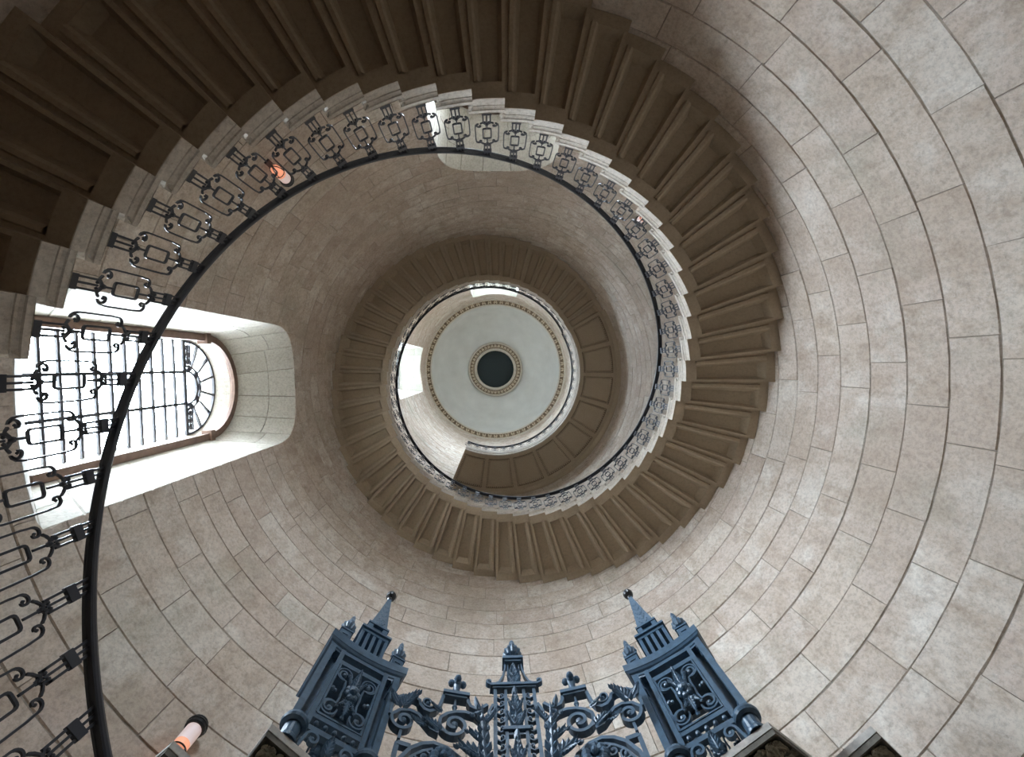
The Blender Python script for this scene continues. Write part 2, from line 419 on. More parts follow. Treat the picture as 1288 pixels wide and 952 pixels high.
def build_window(idx, th, lowf, detailed):
    M = local_to_world(th); rnd = random.Random(idx * 11 + 3)
    w = MB()
    if lowf: hw, y1, zs, z0 = .80, 4.45, 7.08, SILL[th] + .77
    else: hw, y1, zs, z0 = 1.02, 4.62, 22.9, 17.7
    fa = lambda s: outline_wall(s, lowf, SILL[th])
    fb = lambda s: outline_in(s, lowf, hw, y1, zs, z0)
    # joint bed behind the reveal stones, plus the reveal beyond the moulding out to the glass and the outer face
    ss = [k / 6 for k in range(6)] + [1 + k / 20 for k in range(21)] + [2 + k / 6 for k in range(1, 7)]
    yg = 4.80
    gw = .72 if lowf else .95
    fg = lambda s: outline_in(s, lowf, gw, yg, 7.08 if lowf else zs - .05, SILL[th] + 1.04 if lowf else z0 + .1)
    fo = lambda s: outline_in(s, lowf, gw, 4.98, 7.08 if lowf else zs - .05, SILL[th] + 1.04 if lowf else z0 + .1)
    def off(f, s, o):
        p = f(s); c = Vector((0, p.y, 6.3 if lowf else 20)); d = Vector((p.x, 0, max(p.z - zs, 0))) if lowf else (Vector((0, 0, 1)) if 1 <= s <= 2 else Vector((p.x, 0, 0)))
        return p + (d.normalized() * o if d.length else Vector())
    w.grid([[M(*off(fa, s, .014)) for s in ss], [M(*off(fb, s, .014)) for s in ss]])
    root = w.obj('window_%d' % idx, MORTAR); struct(root)
    pl = MB(); pl.cur = (.5, .5, 0, 1)
    pl.grid([[M(*fb(s)) for s in ss], [M(*fg(s)) for s in ss], [M(*fo(s)) for s in ss]])
    a, b, c = fa(0), fb(0), fg(0); d_, e_, f_ = fa(3), fb(3), fg(3)
    ha = math.atan2(d_.x, d_.y) + .004
    wr = [(RW * sin(ha * (t / 8 - 1)), RW * cos(ha * (t / 8 - 1))) for t in range(17)]
    lr = lambda p, q: [M(*p.lerp(q, t / 16)) for t in range(17)]
    pl.grid([[M(x * 1.004, y * 1.004, a.z - .06) for x, y in wr], [M(x, y, a.z - .004) for x, y in wr], lr(b, e_), lr(c, f_), lr(fo(0), fo(3))])
    # outer wall face around the opening
    zt, zb = (9.2, SILL[th] - .2) if lowf else (23.6, 16.6)
    ow = [M(-1.6, 4.7, zb)]
    for s in ss: pass
    outer = []
    for s in ss:
        if s < 1: outer.append(M(-1.7, 4.66, zb + (zt - zb) * s))
        elif s > 2: outer.append(M(1.7, 4.66, zt - (zt - zb) * (s - 2)))
        else: outer.append(M(-1.7 + 3.4 * (s - 1), 4.98, zt))
    pl.grid([[M(*fo(s)) for s in ss], outer])
    pl.grid([[M(-1.7, 4.66, zb), M(1.7, 4.66, zb)], [M(*fo(0)), M(*fo(3))]])
    pl.obj('reveal_lining', REVEAL, root)
    cells = []
    arcs = [1, 1.145, 1.285, 1.43, 1.57, 1.715, 1.855, 2] if lowf else [1, 1.16, 1.33, 1.5, 1.67, 1.84, 2]
    for k in range(len(arcs) - 1):
        cut = rnd.choice([.38, .55, .47]); cells += [(arcs[k], arcs[k + 1], 0, cut), (arcs[k], arcs[k + 1], cut, 1)]
    nj = 10 if lowf else 13
    for side in (0, 2):
        for k in range(nj):
            cut = (.42, .6)[k % 2]
            cells += [(side + k / nj, side + (k + 1) / nj, 0, cut), (side + k / nj, side + (k + 1) / nj, cut, 1)]
    reveal_stones(root, M, lowf, fa, fb, cells, rnd)
    if lowf:
        # brown moulding round the arch and down the jambs
        mo = MB(); pts = []
        path = [(-.75, z0 + .01), (-.75, 7.08)] + arc(0, 7.08, .75, 172, 8, 16) + [(.75, 7.08), (.75, z0 + .01)]
        prof = [(-.05, -.05), (.0, -.05), (.02, -.02), (.05, -.01), (.05, .05), (-.05, .05)]
        mo.sweep([Vector((x, 4.47, zz)) for x, zz in path], [(p[1], p[0]) for p in prof], up_=Vector((0, 1, 0)), M=M)
        for sx in (-1, 1): mo.box((sx * .74, 4.46, 7.08), (.085, .075, .05), M)
        mo.obj('frame', FRAMEW, root)
    # iron bars and panes
    top = 7.08 if lowf else zs - .05
    bot = SILL[th] + 1.04 if lowf else z0 + .1
    ib = lambda name, mb: mb.obj(name, IRON, root)
    nr = (11 if idx == 1 else 6) if lowf else 14; dz = (top - bot) / nr
    xs = [-gw, -gw / 3, gw / 3, gw]
    for x in xs[1:3]:
        b = MB(); b.box((x, yg - .02, (top + bot) / 2), (.019, .016, (top - bot) / 2), M); ib('upright_bar', b)
    for k in range(1, nr + 1):
        b = MB(); b.box((0, yg - .02, bot + dz * k), (gw, .014, .018 if k < nr else .030), M)
        for x in [-.5, -.25, 0, .25, .5]: b.box((x, yg - .02, bot + dz * k), (.02, .016, .017), M)
        ib('cross_bar', b)
    g = MB(); g.box((0, yg, (top + bot) / 2), (gw, .004, (top - bot) / 2), M)
    for j in range(3):
        for k in range(nr):
            p = MB(); p.box(((xs[j] + xs[j + 1]) / 2, yg, bot + dz * (k + .5)), ((xs[j + 1] - xs[j]) / 2 - .006, .004, dz / 2 - .006), M)
            p.obj('pane', GLASS if lowf else DIMGLASS, root)
    if lowf:
        for r in (.25, .33, .70):
            b = MB(); b.sweep([Vector((x, yg - .02, zz)) for x, zz in arc(0, 7.10, r, 0, 180, 20)], rect(.036, .04), up_=Vector((0, 1, 0)), M=M); ib('fanlight_ring', b)
        for k in range(1, 7):
            an = 180 * k / 7; b = MB()
            b.sweep([Vector((r * cos(RAD(an)), yg - .02, 7.10 + r * sin(RAD(an)))) for r in (.33, .70)], rect(.032, .036), up_=Vector((0, 1, 0)), M=M); ib('fanlight_spoke', b)
        for k in range(5):
            an = 18 + 36 * k; b = MB()
            for q_ in range(4):
                cx, cz = .29 * cos(RAD(an)) + .022 * cos(q_ * pi / 2), 7.10 + .29 * sin(RAD(an)) + .022 * sin(q_ * pi / 2)
                b.sweep([Vector((x, yg - .02, zz)) for x, zz in arc(cx, cz, .018, 0, 315, 7)], rect(.017, .026), up_=Vector((0, 1, 0)), M=M, close=True)
            ib('quatrefoil', b)
        for sx in (-1, 1):
            b = MB()
            for k in range(3):
                for q_ in range(4):
                    cx, cz = sx * (.40 + .10 * k) + .024 * cos(q_ * pi / 2), 7.16 + .024 * sin(q_ * pi / 2)
                    if k == 2 and q_ == 1: continue
                    b.sweep([Vector((x, yg - .02, zz)) for x, zz in arc(cx, cz, .02, 0, 315, 7)], rect(.017, .026), up_=Vector((0, 1, 0)), M=M, close=True)
            b.box((sx * .5, yg - .02, 7.22), (.16, .012, .012), M)
            ib('fanlight_tracery', b)
        p = MB(); fanp = arc(0, 7.08, .72, 0, 180, 20)
        p.add([M(x, yg - .004, zz) for x, zz in fanp] + [M(x, yg + .004, zz) for x, zz in fanp], [tuple(range(21)), tuple(range(41, 20, -1))] + [(i, i + 1, i + 22, i + 21) for i in range(20)])
        p.obj('pane', GLASS, root)
    # daylight portal just outside the glass
    ld = bpy.data.lights.new('daylight_portal', 'AREA'); ld.shape = 'RECTANGLE'
    ld.size = gw * 2 + .1; zt2 = (7.85 if lowf else top); ld.size_y = zt2 - bot + .1
    ld.cycles.is_portal = True
    lo = bpy.data.objects.new('daylight_portal', ld); C.objects.link(lo)
    ct, st = cos(RAD(th)), sin(RAD(th))
    inward = Vector((ct, st, 0)); zaxis = -inward
    xax = Vector((0, 0, 1)).cross(zaxis).normalized(); yax = zaxis.cross(xax)
    mm = Matrix((xax, yax, zaxis)).transposed().to_4x4(); mm.translation = M(0, 4.99, (zt2 + bot) / 2); lo.matrix_world = mm
build_window(1, WIN_LOW[0], True, True)
build_window(2, WIN_LOW[1], True, False)
build_window(3, WIN_TOP[0], False, False)
build_window(4, WIN_TOP[1], False, False)

# ------------------------------------------------------------------ dome, cornice, oculus
def ring(profile, mat_, name, parent=None, n=96, smooth=True):
    mb = MB(); mb.grid([[P(r, 360 * k / n, z_) for k in range(n)] for r, z_ in profile], True)
    return mb.obj(name, mat_, parent, smooth)
prof = []
for k in range(15):
    t = k / 14 * pi / 2 * .62
    prof.append((3.48 * (1 - (1 - cos(t)) * 0) , 0))
dome = []
for k in range(17):
    r = 3.50 - (3.50 - 1.55) * k / 16
    dome.append((r, 25.12 + 2.45 * (1 - ((r - 1.55) / 1.95) ** 2.0) ** .5 if r > 1.56 else 27.57))
ceil = ring(dome, PLASTER, 'ceiling'); struct(ceil)
cor = ring([(3.80, 24.62), (3.72, 24.66), (3.715, 24.74), (3.712, 24.80), (3.71, 24.88), (3.70, 24.91), (3.525, 24.96), (3.51, 24.93), (3.485, 24.95), (3.47, 25.05), (3.47, 25.14), (3.9, 25.2)], CORNICE, 'trim_1'); struct(cor)
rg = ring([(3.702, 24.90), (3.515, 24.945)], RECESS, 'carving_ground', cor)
lf = MB(); bd = MB()
for k in range(72):
    a = 360 * k / 72
    for dx in (-1, 1):
        th0 = a + dx * 1.0
        rows = [[P(3.53, th0 - .15, 24.925), P(3.53, th0 + .25, 24.925)], [P(3.60, th0 - .75, 24.875), P(3.60, th0 + .55, 24.875)], [P(3.695, th0 - dx * .5 - .3, 24.885), P(3.695, th0 - dx * .5 + .3, 24.885)]]
        lf.grid(rows)
    c = P(3.61, a, 24.92); lf.ball(c, .028, n=6)
for k in range(150): bd.ball(P(3.70, 360 * k / 150, 24.76), .04, n=6)
o = lf.obj('carved_leaves', ORNAMENT, cor); o['kind'] = 'stuff'
o = bd.obj('bead_moulding', ORNAMENT, cor); o['kind'] = 'stuff'
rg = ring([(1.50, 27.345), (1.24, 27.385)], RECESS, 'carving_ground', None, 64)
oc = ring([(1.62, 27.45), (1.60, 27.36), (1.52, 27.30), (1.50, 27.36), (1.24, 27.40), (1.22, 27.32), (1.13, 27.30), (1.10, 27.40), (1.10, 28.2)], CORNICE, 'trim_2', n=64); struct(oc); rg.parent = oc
lf = MB()
for k in range(44):
    a = 360 * k / 44
    for dx in (-1, 1):
        t0 = a + dx * 1.9
        lf.grid([[P(1.27, t0 - .6, 27.365), P(1.27, t0 + .6, 27.365)], [P(1.36, t0 - 1.2, 27.32), P(1.36, t0 + 1.2, 27.32)], [P(1.47, t0 - dx - .4, 27.33), P(1.47, t0 - dx + .4, 27.33)]])
    lf.ball(P(1.37, a, 27.36), .03, n=6)
o = lf.obj('carved_leaves', ORNAMENT, oc); o['kind'] = 'stuff'
cv = MB(); cv.grid([[P(r, a, 27.9) for a in range(0, 360, 10)] for r in (.0005, .6, 1.12)], True); cv.grid([[P(r, a, 27.93) for a in range(0, 360, 10)] for r in (.0005, .6, 1.12)], True)
for k in range(-5, 6):
    hl = (1.1 ** 2 - (k * .2) ** 2) ** .5
    cv.box((k * .2, 0, 27.89), (.008, hl, .008)); cv.box((0, k * .2, 27.89), (hl, .008, .008))
struct(cv.obj('trim_3', DARKNET))
rf = MB(); rf.grid([[P(r, a, 28.3) for a in range(0, 360, 10)] for r in (.0005, 2, 5.1)], True); rf.grid([[P(5.0, a, z_) for a in range(0, 360, 10)] for z_ in (25, 28.3)], True)
struct(rf.obj('trim_4', PLASTER))

# ------------------------------------------------------------------ staircase
SH = .168
def polar(R, d, z_): return P(R, d, z_)
def step_meshes():
    b = MB(); n = 4; A0, A1 = -PITCH, 0.0
    RO = RW - .004
    # soffit frame with a sunk panel
    pa0, pa1, pr0, pr1 = A0 + 1.75, A1 - .55, RI + .14, RW - .13
    def arcrow(R, a, bb, z_): return [polar(R, a + (bb - a) * t / n, z_) for t in range(n + 1)]
    b.grid([arcrow(RI, A0, A1, 0), arcrow(pr0, A0, A1, 0)]); b.grid([arcrow(pr1, A0, A1, 0), arcrow(RO, A0, A1, 0)])
    rr = [pr0, (pr0 + pr1) / 2, pr1]
    b.grid([[polar(r, A0, 0) for r in rr], [polar(r, A0 + .55, 0) for r in rr], [polar(r, A0 + .75, -.022) for r in rr], [polar(r, A0 + 1.35, -.022) for r in rr], [polar(r, pa0, 0) for r in rr]])
    b.grid([[polar(r, pa1, 0) for r in rr], [polar(r, A1, 0) for r in rr]])
    # ends, risers, top
    b.grid([arcrow(RI, A0, A1, 0), arcrow(RI, A0, A1, SH)]); b.grid([arcrow(RO, A0, A1, 0), arcrow(RO, A0, A1, SH)])
    for a in (A0, A1): b.grid([[polar(RI, a, 0), polar(RO, a, 0)], [polar(RI, a, SH), polar(RO, a, SH)]])
    b.grid([arcrow(RI, A0, A1, SH), arcrow(RO, A0, A1, SH)])
    p = MB(); D = .065; p.cur = (0, .5, 0, 1); b.cur = (1, .5, 0, 1)  # sunk panel toned darker than the frame: recess shade put into the colour
    m0, m1, mr0, mr1 = pa0 + .60, pa1 - .60, pr0 + .035, pr1 - .085
    q = lambda R, a, z_: polar(R, a, z_)
    p.grid([[q(pr0, pa0, 0), q(pr1, pa0, 0)], [q(mr0, m0, D), q(mr1, m0, D)]])
    p.grid([[q(pr0, pa1, 0), q(pr1, pa1, 0)], [q(mr0, m1, D), q(mr1, m1, D)]])
    p.grid([[q(pr0, pa0, 0), q(pr0, pa1, 0)], [q(mr0, m0, D), q(mr0, m1, D)]])
    p.grid([[q(pr1, pa0, 0), q(pr1, pa1, 0)], [q(mr1, m0, D), q(mr1, m1, D)]])
    p.grid([[q(mr0, m0, D), q(mr1, m0, D)], [q(mr0, m1, D), q(mr1, m1, D)]])
    # fascia stone: plain band, then the moulded nosing returning along the front edge
    f = MB(); f.cur = (.3, .5, 0, 1)
    pro = [(RI - .003, .004), (RI - .008, .09), (RI - .014, .094), (RI - .017, .108), (RI - .025, .124), (RI - .034, .130), (RI - .036, SH), (RI + .02, SH)]
    f.grid([[polar(r, (A0 - .95 if zz > .09 else A0) + (A1 - (A0 - .95 if zz > .09 else A0)) * t / 6, zz) for t in range(7)] for r, zz in pro])
    for a, e in ((A0, -.95), (A1, 0)):
        vs = [polar(r, a + (e if zz > .09 else 0), zz) for r, zz in pro]; f.add(vs + [polar(RI + .02, a, .004)], [tuple(range(len(vs) + 1))])
    # front nosing, straight
    rows = []
    for r in (RI - .036, RI + .3, RO):
        k = RI / r
        rows.append([polar(r, A0 - .95 * k, SH), polar(r, A0 - .95 * k, .132), polar(r, A0 - .6 * k, .122), polar(r, A0 - .4 * k, .106), polar(r, A0, .098)])
    f.grid(rows)
    f.grid([[polar(r, A0 - .95 * RI / r, SH) for r in (RI - .036, RI + .3, RO)], [polar(r, A1, SH + .001) for r in (RI - .036, RI + .3, RO)]])
    return b, p, f
stair = empty('staircase'); tag(stair, 'spiral flight of cantilevered stone steps winding up the round stairwell wall', 'staircase')
b, p, f = step_meshes()
th_r0 = 77.14
k0 = -int((77.14 + 128) / PITCH); k1 = int((516.2 - 77.14) / PITCH)
proto = None
for k in range(k0, k1 + 1):
    thr = th_r0 + k * PITCH; zb = step_z(thr)
    if proto is None:
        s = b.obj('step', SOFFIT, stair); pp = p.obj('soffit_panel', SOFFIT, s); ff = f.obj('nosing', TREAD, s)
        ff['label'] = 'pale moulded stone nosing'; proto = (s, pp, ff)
    else:
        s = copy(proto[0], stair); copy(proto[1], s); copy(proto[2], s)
    s.location = (0, 0, zb); s.rotation_euler.z = RAD(thr)
last_thr = th_r0 + k1 * PITCH
# landing
LZ = step_z(last_thr); LT = LZ + .34; L0, L1 = last_thr, 652.4
land = MB(); n = 40
def lrow(R, z_, a=L0, bb=L1, nn=n): return [P(R, a + (bb - a) * t / nn, z_) for t in range(nn + 1)]
npan = 9; w = (L1 - L0) / npan; pr0, pr1 = RI + .16, RW - .22
land.grid([lrow(RI + .02, LZ), lrow(pr0, LZ)]); land.grid([lrow(pr1, LZ), lrow(RW - .10, LZ), lrow(RW - .02, LZ - .10), lrow(RW - .004, LZ - .2)])
for k in range(npan + 1):
    a = L0 + w * k; lo_, hi_ = max(L0, a - 1.5), min(L1, a + 1.5)
    land.grid([lrow(r, LZ, lo_, hi_, 2) for r in (pr0, pr1)])
land.grid([lrow(RI + .02, LT), lrow(RW - .004, LT)])
for a in (L0, L1): land.grid([[P(RI + .02, a, LZ), P(RW - .004, a, LZ)], [P(RI + .02, a, LT), P(RW - .004, a, LT)]])
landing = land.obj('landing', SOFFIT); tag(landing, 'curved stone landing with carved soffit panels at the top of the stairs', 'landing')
for k in range(npan):
    a0, a1 = L0 + w * k + 1.5, L0 + w * (k + 1) - 1.5; mb = MB(); D = .05
    m0, m1 = a0 + .9, a1 - .9
    outer = lrow(pr0, LZ, a0, a1, 5) + lrow(pr1, LZ, a0, a1, 5)[::-1]; inner = lrow(pr0 + .05, LZ + D, m0, m1, 5) + lrow(pr1 - .05, LZ + D, m0, m1, 5)[::-1]
    mb.grid([outer, inner], True); mb.grid([lrow(pr0 + .05, LZ + D, m0, m1, 5), lrow(pr1 - .05, LZ + D, m0, m1, 5)])
    po = mb.obj('soffit_panel', SOFFIT, landing)
    gm = MB()
    gm.grid([lrow(pr0 - .025, LZ - .002, a0 - .4, a1 + .4, 5), lrow(pr0 + .03, LZ - .002, a0 - .1, a1 + .1, 5)]); gm.grid([lrow(pr1 + .025, LZ - .002, a0 - .4, a1 + .4, 5), lrow(pr1 - .03, LZ - .002, a0 - .1, a1 + .1, 5)])
    for a, b_ in ((a0 - .45, a0 + .25), (a1 - .25, a1 + .45)): gm.grid([[P(r, a, LZ - .002) for r in (pr0, pr1)], [P(r, b_, LZ - .002) for r in (pr0, pr1)]])
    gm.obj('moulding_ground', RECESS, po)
    bm_ = MB()
    nb = 13
    for t in range(nb):
        for R in (pr0 + .015, pr1 - .015): bm_.ball(P(R, a0 + .2 + (a1 - a0 - .4) * t / (nb - 1), LZ - .006), .022, n=5)
    for t in range(1, 16):
        R = pr0 + (pr1 - pr0) * t / 16
        for a in (a0 - .1, a1 + .1): bm_.ball(P(R, a, LZ - .006), .022, n=5)
    o = bm_.obj('egg_moulding', SOFFIT, po); o['kind'] = 'stuff'
fm = MB(); fm.cur = (.8, .5, 0, 1)
fm.grid([lrow(RI + .03, LZ - .004), lrow(RI, LZ - .004), lrow(RI, LZ + .12), lrow(RI - .025, LZ + .13), lrow(RI - .03, LZ + .20), lrow(RI - .055, LZ + .25), lrow(RI - .06, LT + .004), lrow(RI + .03, LT + .004)])
fm.obj('fascia_moulding', TREAD, landing)

# ------------------------------------------------------------------ railing
# baluster in local coordinates: x = tangential, y = radial (outwards), z = up from the tread
def ribbon(mb, pts, t, d, scale=None, M=None): mb.sweep([Vector((x, 0, zz)) for x, zz in pts], rect(t, d), up_=Vector((0, 1, 0)), scale=scale, M=M)
def baluster_meshes():
    m_ = MB()
    m_.box((0, 0, .03), (.045, .012, .030))
    for x in (-.034, 0, .034): m_.box((x, 0, .115), (.0065, .0065, .085))
    for sx in (-1, 1):
        ribbon(m_, [(sx * .034, .19), (sx * .030, .205), (sx * .012, .225), (sx * .004, .25)], .014, .014)
        ribbon(m_, [(0, .235), (sx * .018, .225), (sx * .040, .205), (sx * .052, .213), (sx * .064, .222)], .011, .013)
        m_.ball((sx * .018, 0, .197), .011, n=6)
    m_.ball((0, 0, .235), .015, n=6)
    m_.box((0, 0, .275), (.0065, .0065, .03))
    u_ = MB(); u_.box((0, 0, .575), (.0065, .0065, .05))
    for sx in (-1, 1):
        ribbon(u_, [(0, .612), (sx * .022, .622), (sx * .045, .607), (sx * .060, .590)], .011, .013)
        ribbon(u_, [(sx * .004, .60), (sx * .012, .625), (sx * .028, .645), (sx * .031, .66)], .013, .013)
        u_.ball((sx * .016, 0, .650), .012, n=6)
    u_.ball((0, 0, .615), .015, n=6)
    for x in (-.031, 0, .031): u_.box((x, 0, .77), (.0065, .0065, .135))
    u_.box((0, 0, .775), (.043, .012, .026))
    r = MB()
    rr = []
    for cx, cz, a0 in ((.022, .485, 0), (-.022, .485, 90), (-.022, .335, 180), (.022, .335, 270)): rr += arc(cx, cz, .018, a0, a0 + 90, 3)
    r.sweep([Vector((x, 0, zz)) for x, zz in rr], rect(.013, .013), up_=Vector((0, 1, 0)), close=True)
    s = MB()
    path = spiral(.068, .258, .008, .037, 540, 285, 13)
    path += [(.094, .230), (.108, .250), (.113, .275), (.114, .31), (.114, .40), (.114, .50), (.111, .530)]
    path += spiral(.074, .556, .039, .008, -30, 265, 14)[1:]
    s.sweep([Vector((x, 0, zz)) for x, zz in path], rect(.011, .013), up_=Vector((0, 1, 0)))
    s.ball((.070, 0, .256), .009, n=6); s.ball((.076, 0, .556), .009, n=6)
    return m_, r, s, u_
bm_, rm, sm, um = baluster_meshes()
bal = None
def place_baluster(parent, th, z_):
    global bal
    if bal is None:
        o = bm_.obj('baluster', IRON, parent); r = rm.obj('centre_ring', IRON, o); s1 = sm.obj('side_scroll', IRON, o)
        uo = um.obj('upper_bars', IRON, o); bal = (o, r, s1, uo)
        s2 = copy(s1, o)
    else:
        o = copy(bal[0], parent); copy(bal[1], o); copy(bal[3], o); s1 = copy(bal[2], o); s2 = copy(bal[2], o)
    s2.scale = (-1, 1, 1)
    o.location = P(RB, th, z_); o.rotation_euler.z = RAD(th + 90)
    return o
railing = empty('stair_railing'); tag(railing, 'black wrought iron railing of scrolled balusters following the spiral steps', 'railing')
for k in range(k0, k1 + 1):
    thr = th_r0 + k * PITCH
    place_baluster(railing, thr - 3.75, step_z(thr) + SH)
hp = [(-.031, -.012), (-.026, -.020), (-.012, -.020), (-.009, -.015), (.009, -.015), (.012, -.020), (.026, -.020), (.031, -.012), (.031, .004), (.022, .019), (-.022, .019), (-.031, .004)]
h = MB(); h.sweep([P(RB, th, rail_z(th)) for th in [-128 + 1.5 * k for k in range(int((last_thr + 128) / 1.5) + 1)]], hp)
h.obj('handrail', RAILM, railing)
gal = empty('landing_railing'); tag(gal, 'black iron railing edging the curved landing below the dome', 'railing')
nb = int((L1 - L0 - 1) / PITCH)
for k in range(nb + 1): place_baluster(gal, L0 + 2.8 + (L1 - L0 - 4) * k / nb, LT + .004)
h = MB(); h.sweep([P(RB, L0 + (L1 - L0) * k / 80, LT + .90) for k in range(81)], hp); h.obj('handrail', RAILM, gal)

# ------------------------------------------------------------------ wall lamps
def lamp(th, z_, label):
    o = empty('wall_lamp', P(RW - .10, th, z_), RAD(th)); tag(o, label, 'lamp', 'round wall lamps along the stairs')
    mb = MB(); mb.lathe([(.001, .30), (.072, .30), (.082, .285), (.082, .235), (.074, .225), (.066, .225), (.001, .225)], n=18); mb.lathe([(.084, .27), (.089, .262), (.084, .254)], n=18); mb.obj('cap', BLACK, o)
    mb = MB(); mb.lathe([(.062, .09), (.064, .12), (.064, .228)], n=18); mb.obj('frosted_glass', FROST, o, True)
    mb = MB(); mb.lathe([(.001, -.10), (.03, -.09), (.052, -.05), (.060, 0), (.062, .09)], n=18); mb.obj('glowing_shade', GLOW, o, True)
    mb = MB()
    for k in range(4):
        a = 2 * pi * k / 4 + .6
        mb.tube([Vector((r * cos(a), r * sin(a), zz)) for r, zz in ((.01, -.125), (.045, -.09), (.066, -.03), (.069, .03))], .006, 5)
    mb.lathe([(.069, .022), (.075, .03), (.069, .038)], n=18); mb.ball((0, 0, -.13), .018); mb.obj('base_cage', BLACK, o)
    mb = MB(); mb.box((-.085, 0, .10), (.012, .035, .22)); mb.box((-.06, 0, .255), (.03, .015, .015)); mb.box((-.05, 0, -.02), (.03, .012, .012)); mb.obj('wall_bracket', BLACK, o)
lamp(312.6, 3.38, 'orange glowing wall lamp above the dark carved block by the lowest handrail')
lamp(43.2, 5.56, 'orange wall lamp seen through the balusters near the tall window')
lamp(132.0, 7.76, 'orange wall lamp half hidden behind a pale step nosing')

# ------------------------------------------------------------------ gate
RG = 1.80; PSI0 = math.degrees(math.asin(.03 / RG))
def G(u, d, z_):
    """gate plane bent round the stair axis: u along the curve, d outwards"""
    a = u / RG + RAD(PSI0); r = RG + d
    return Vector((r * sin(a), r * cos(a), z_))
def gribbon(mb, pts, t, dpt, scale=None, d0=0.0):
    mb.sweep([Vector((x, d0, zz)) for x, zz in pts], rect(t, dpt), up_=Vector((0, 1, 0)), M=G, scale=scale)
def leaf(mb, base, ang, L, Wd, M, lobes=3, curl=.25, d0=-.02, bend=0.0):
    """acanthus leaf: cupped leaflets set in pairs along a bent midrib, the tip rolling forward"""
    def blade(x, z_, a, l, w, dd0, up_):
        n = 5; rows = []
        for k in range(n + 1):
            t = k / n; wv = w * (sin(pi * (.10 + .88 * t)) ** .45) + .0005
            px, pz = x + cos(a) * l * t, z_ + sin(a) * l * t; nx, nz = -sin(a), cos(a)
            lift = dd0 - up_ * t * t
            rows.append([M(px + nx * wv * q, lift + h_ * w, pz + nz * wv * q) for q, h_ in ((-1, .30), (-.45, -.15), (0, -.42), (.45, -.15), (1, .30))])
        mb.grid(rows)
    N_ = lobes * 2 + 1; x, z_ = base; a = RAD(ang)
    for k in range(N_):
        t = k / (N_ - 1); a2 = a + RAD(bend) * t
        if k: x += cos(a2) * L * .82 / (N_ - 1); z_ += sin(a2) * L * .82 / (N_ - 1)
        env = (.62 + .5 * sin(pi * min(1, .15 + t * .85))) * (1 - .35 * t)
        dd = d0 - curl * L * t * t
        for sd in (-1, 1):
            blade(x, z_, a2 + sd * RAD(58 - 28 * t), Wd * 1.12 * env, Wd * .56 * env, dd, Wd * .35)
    blade(base[0], base[1], a + RAD(bend) * .35, L * .9, Wd * .26, d0 - .006, curl * L)
    blade(x, z_, a2, L * .22, Wd * .42, dd, Wd * .3)
def flame_finial(mb, u, d, z_, h, w_, M):
    mb.lathe([(w_ * .5, 0), (w_ * .55, h * .04), (w_ * .3, h * .09), (w_ * .35, h * .12), (w_ * .75, h * .18), (w_, h * .30), (w_ * .97, h * .38), (w_ * .65, h * .47), (w_ * .36, h * .52), (w_ * .36, h * .62), (w_ * .42, h * .66), (w_ * .33, h * .74), (w_ * .28, h * .86), (.001, h)], (u, d, z_), 36, M, rib=.09, ribn=12)
over = empty('gate_overthrow', G(0, 0, FLOOR)); tag(over, 'blue-grey iron centre pinnacle with scrolled side brackets above the gate', 'gate ornament')
O0 = -Vector(over.location)
def gobj(mb, name, parent, root):
    o = mb.obj(name, GATE, parent)
    if parent is root: o.location = -Vector(root.location)
    return o
# centre pinnacle
c = MB()
for sx in (-1, 1):
    c.box((sx * .118, 0, (FLOOR + 2.78) / 2), (.010, .014, (2.78 - FLOOR) / 2), G)
    c.box((sx * .055, 0, (FLOOR + 2.78) / 2), (.009, .014, (2.78 - FLOOR) / 2), G)
gobj(c, 'stile', over, over)
c = MB(); c.box((0, 0, 2.79), (.15, .03, .010), G); c.box((0, 0, 2.775), (.135, .022, .008), G); gobj(c, 'shelf_rail', over, over)
for zz in (2.455, 2.10):
    c = MB(); c.box((0, -.002, zz), (.075, .022, .011), G); c.box((0, 0, zz - .03), (.062, .012, .006), G); gobj(c, 'cross_rail', over, over)
for sx in (-1, 1):
    c = MB()
    gribbon(c, [(sx * .052, 3.02), (sx * .056, 2.96), (sx * .068, 2.89), (sx * .092, 2.835), (sx * .125, 2.81), (sx * .155, 2.815)] + [(sx * x, zz) for x, zz in spiral(.155, 2.836, .021, .006, -90, 200, 10)], .012, .03)
    gribbon(c, [(sx * .036, 3.02), (sx * .038, 2.80)], .010, .024)
    c.ball((sx * .156, 0, 2.838), .014, G, 8); gobj(c, 'tapered_bracket', over, over)
c = MB(); c.box((0, 0, 3.032), (.070, .045, .012), G); c.box((0, 0, 3.012), (.056, .035, .010), G); c.box((0, 0, 3.05), (.03, .03, .008), G); gobj(c, 'cap', over, over)
c = MB(); flame_finial(c, 0, 0, 3.055, .235, .060, G); gobj(c, 'finial', over, over)
for zz, L in ((2.80, .19), (2.47, .29), (2.12, .31), (1.80, .30)):
    c = MB(); leaf(c, (0, zz), 90, L, .042, G, 4, .02, -.01)
    for sx in (-1, 1): leaf(c, (sx * .008, zz + .01), 90 - sx * 28, L * .34, .022, G, 2, .1); leaf(c, (sx * .008, zz + L * .4), 90 - sx * 26, L * .3, .018, G, 2, .1)
    gobj(c, 'acanthus_leaf', over, over)
for k in range(9):
    for sx in (-1, 1):
        c = MB(); zz = 2.722 - .062 * k
        gribbon(c, [(sx * .112, zz), (sx * .106, zz - .024), (sx * .088, zz - .034), (sx * .070, zz - .024), (sx * .066, zz - .004)] + [(sx * x, q) for x, q in spiral(.080, zz - .004, .013, .004, 180, -60, 6)], .008, .024)
        c.ball((sx * .082, 0, zz - .004), .010, G, 6); gobj(c, 'small_scroll', over, over)
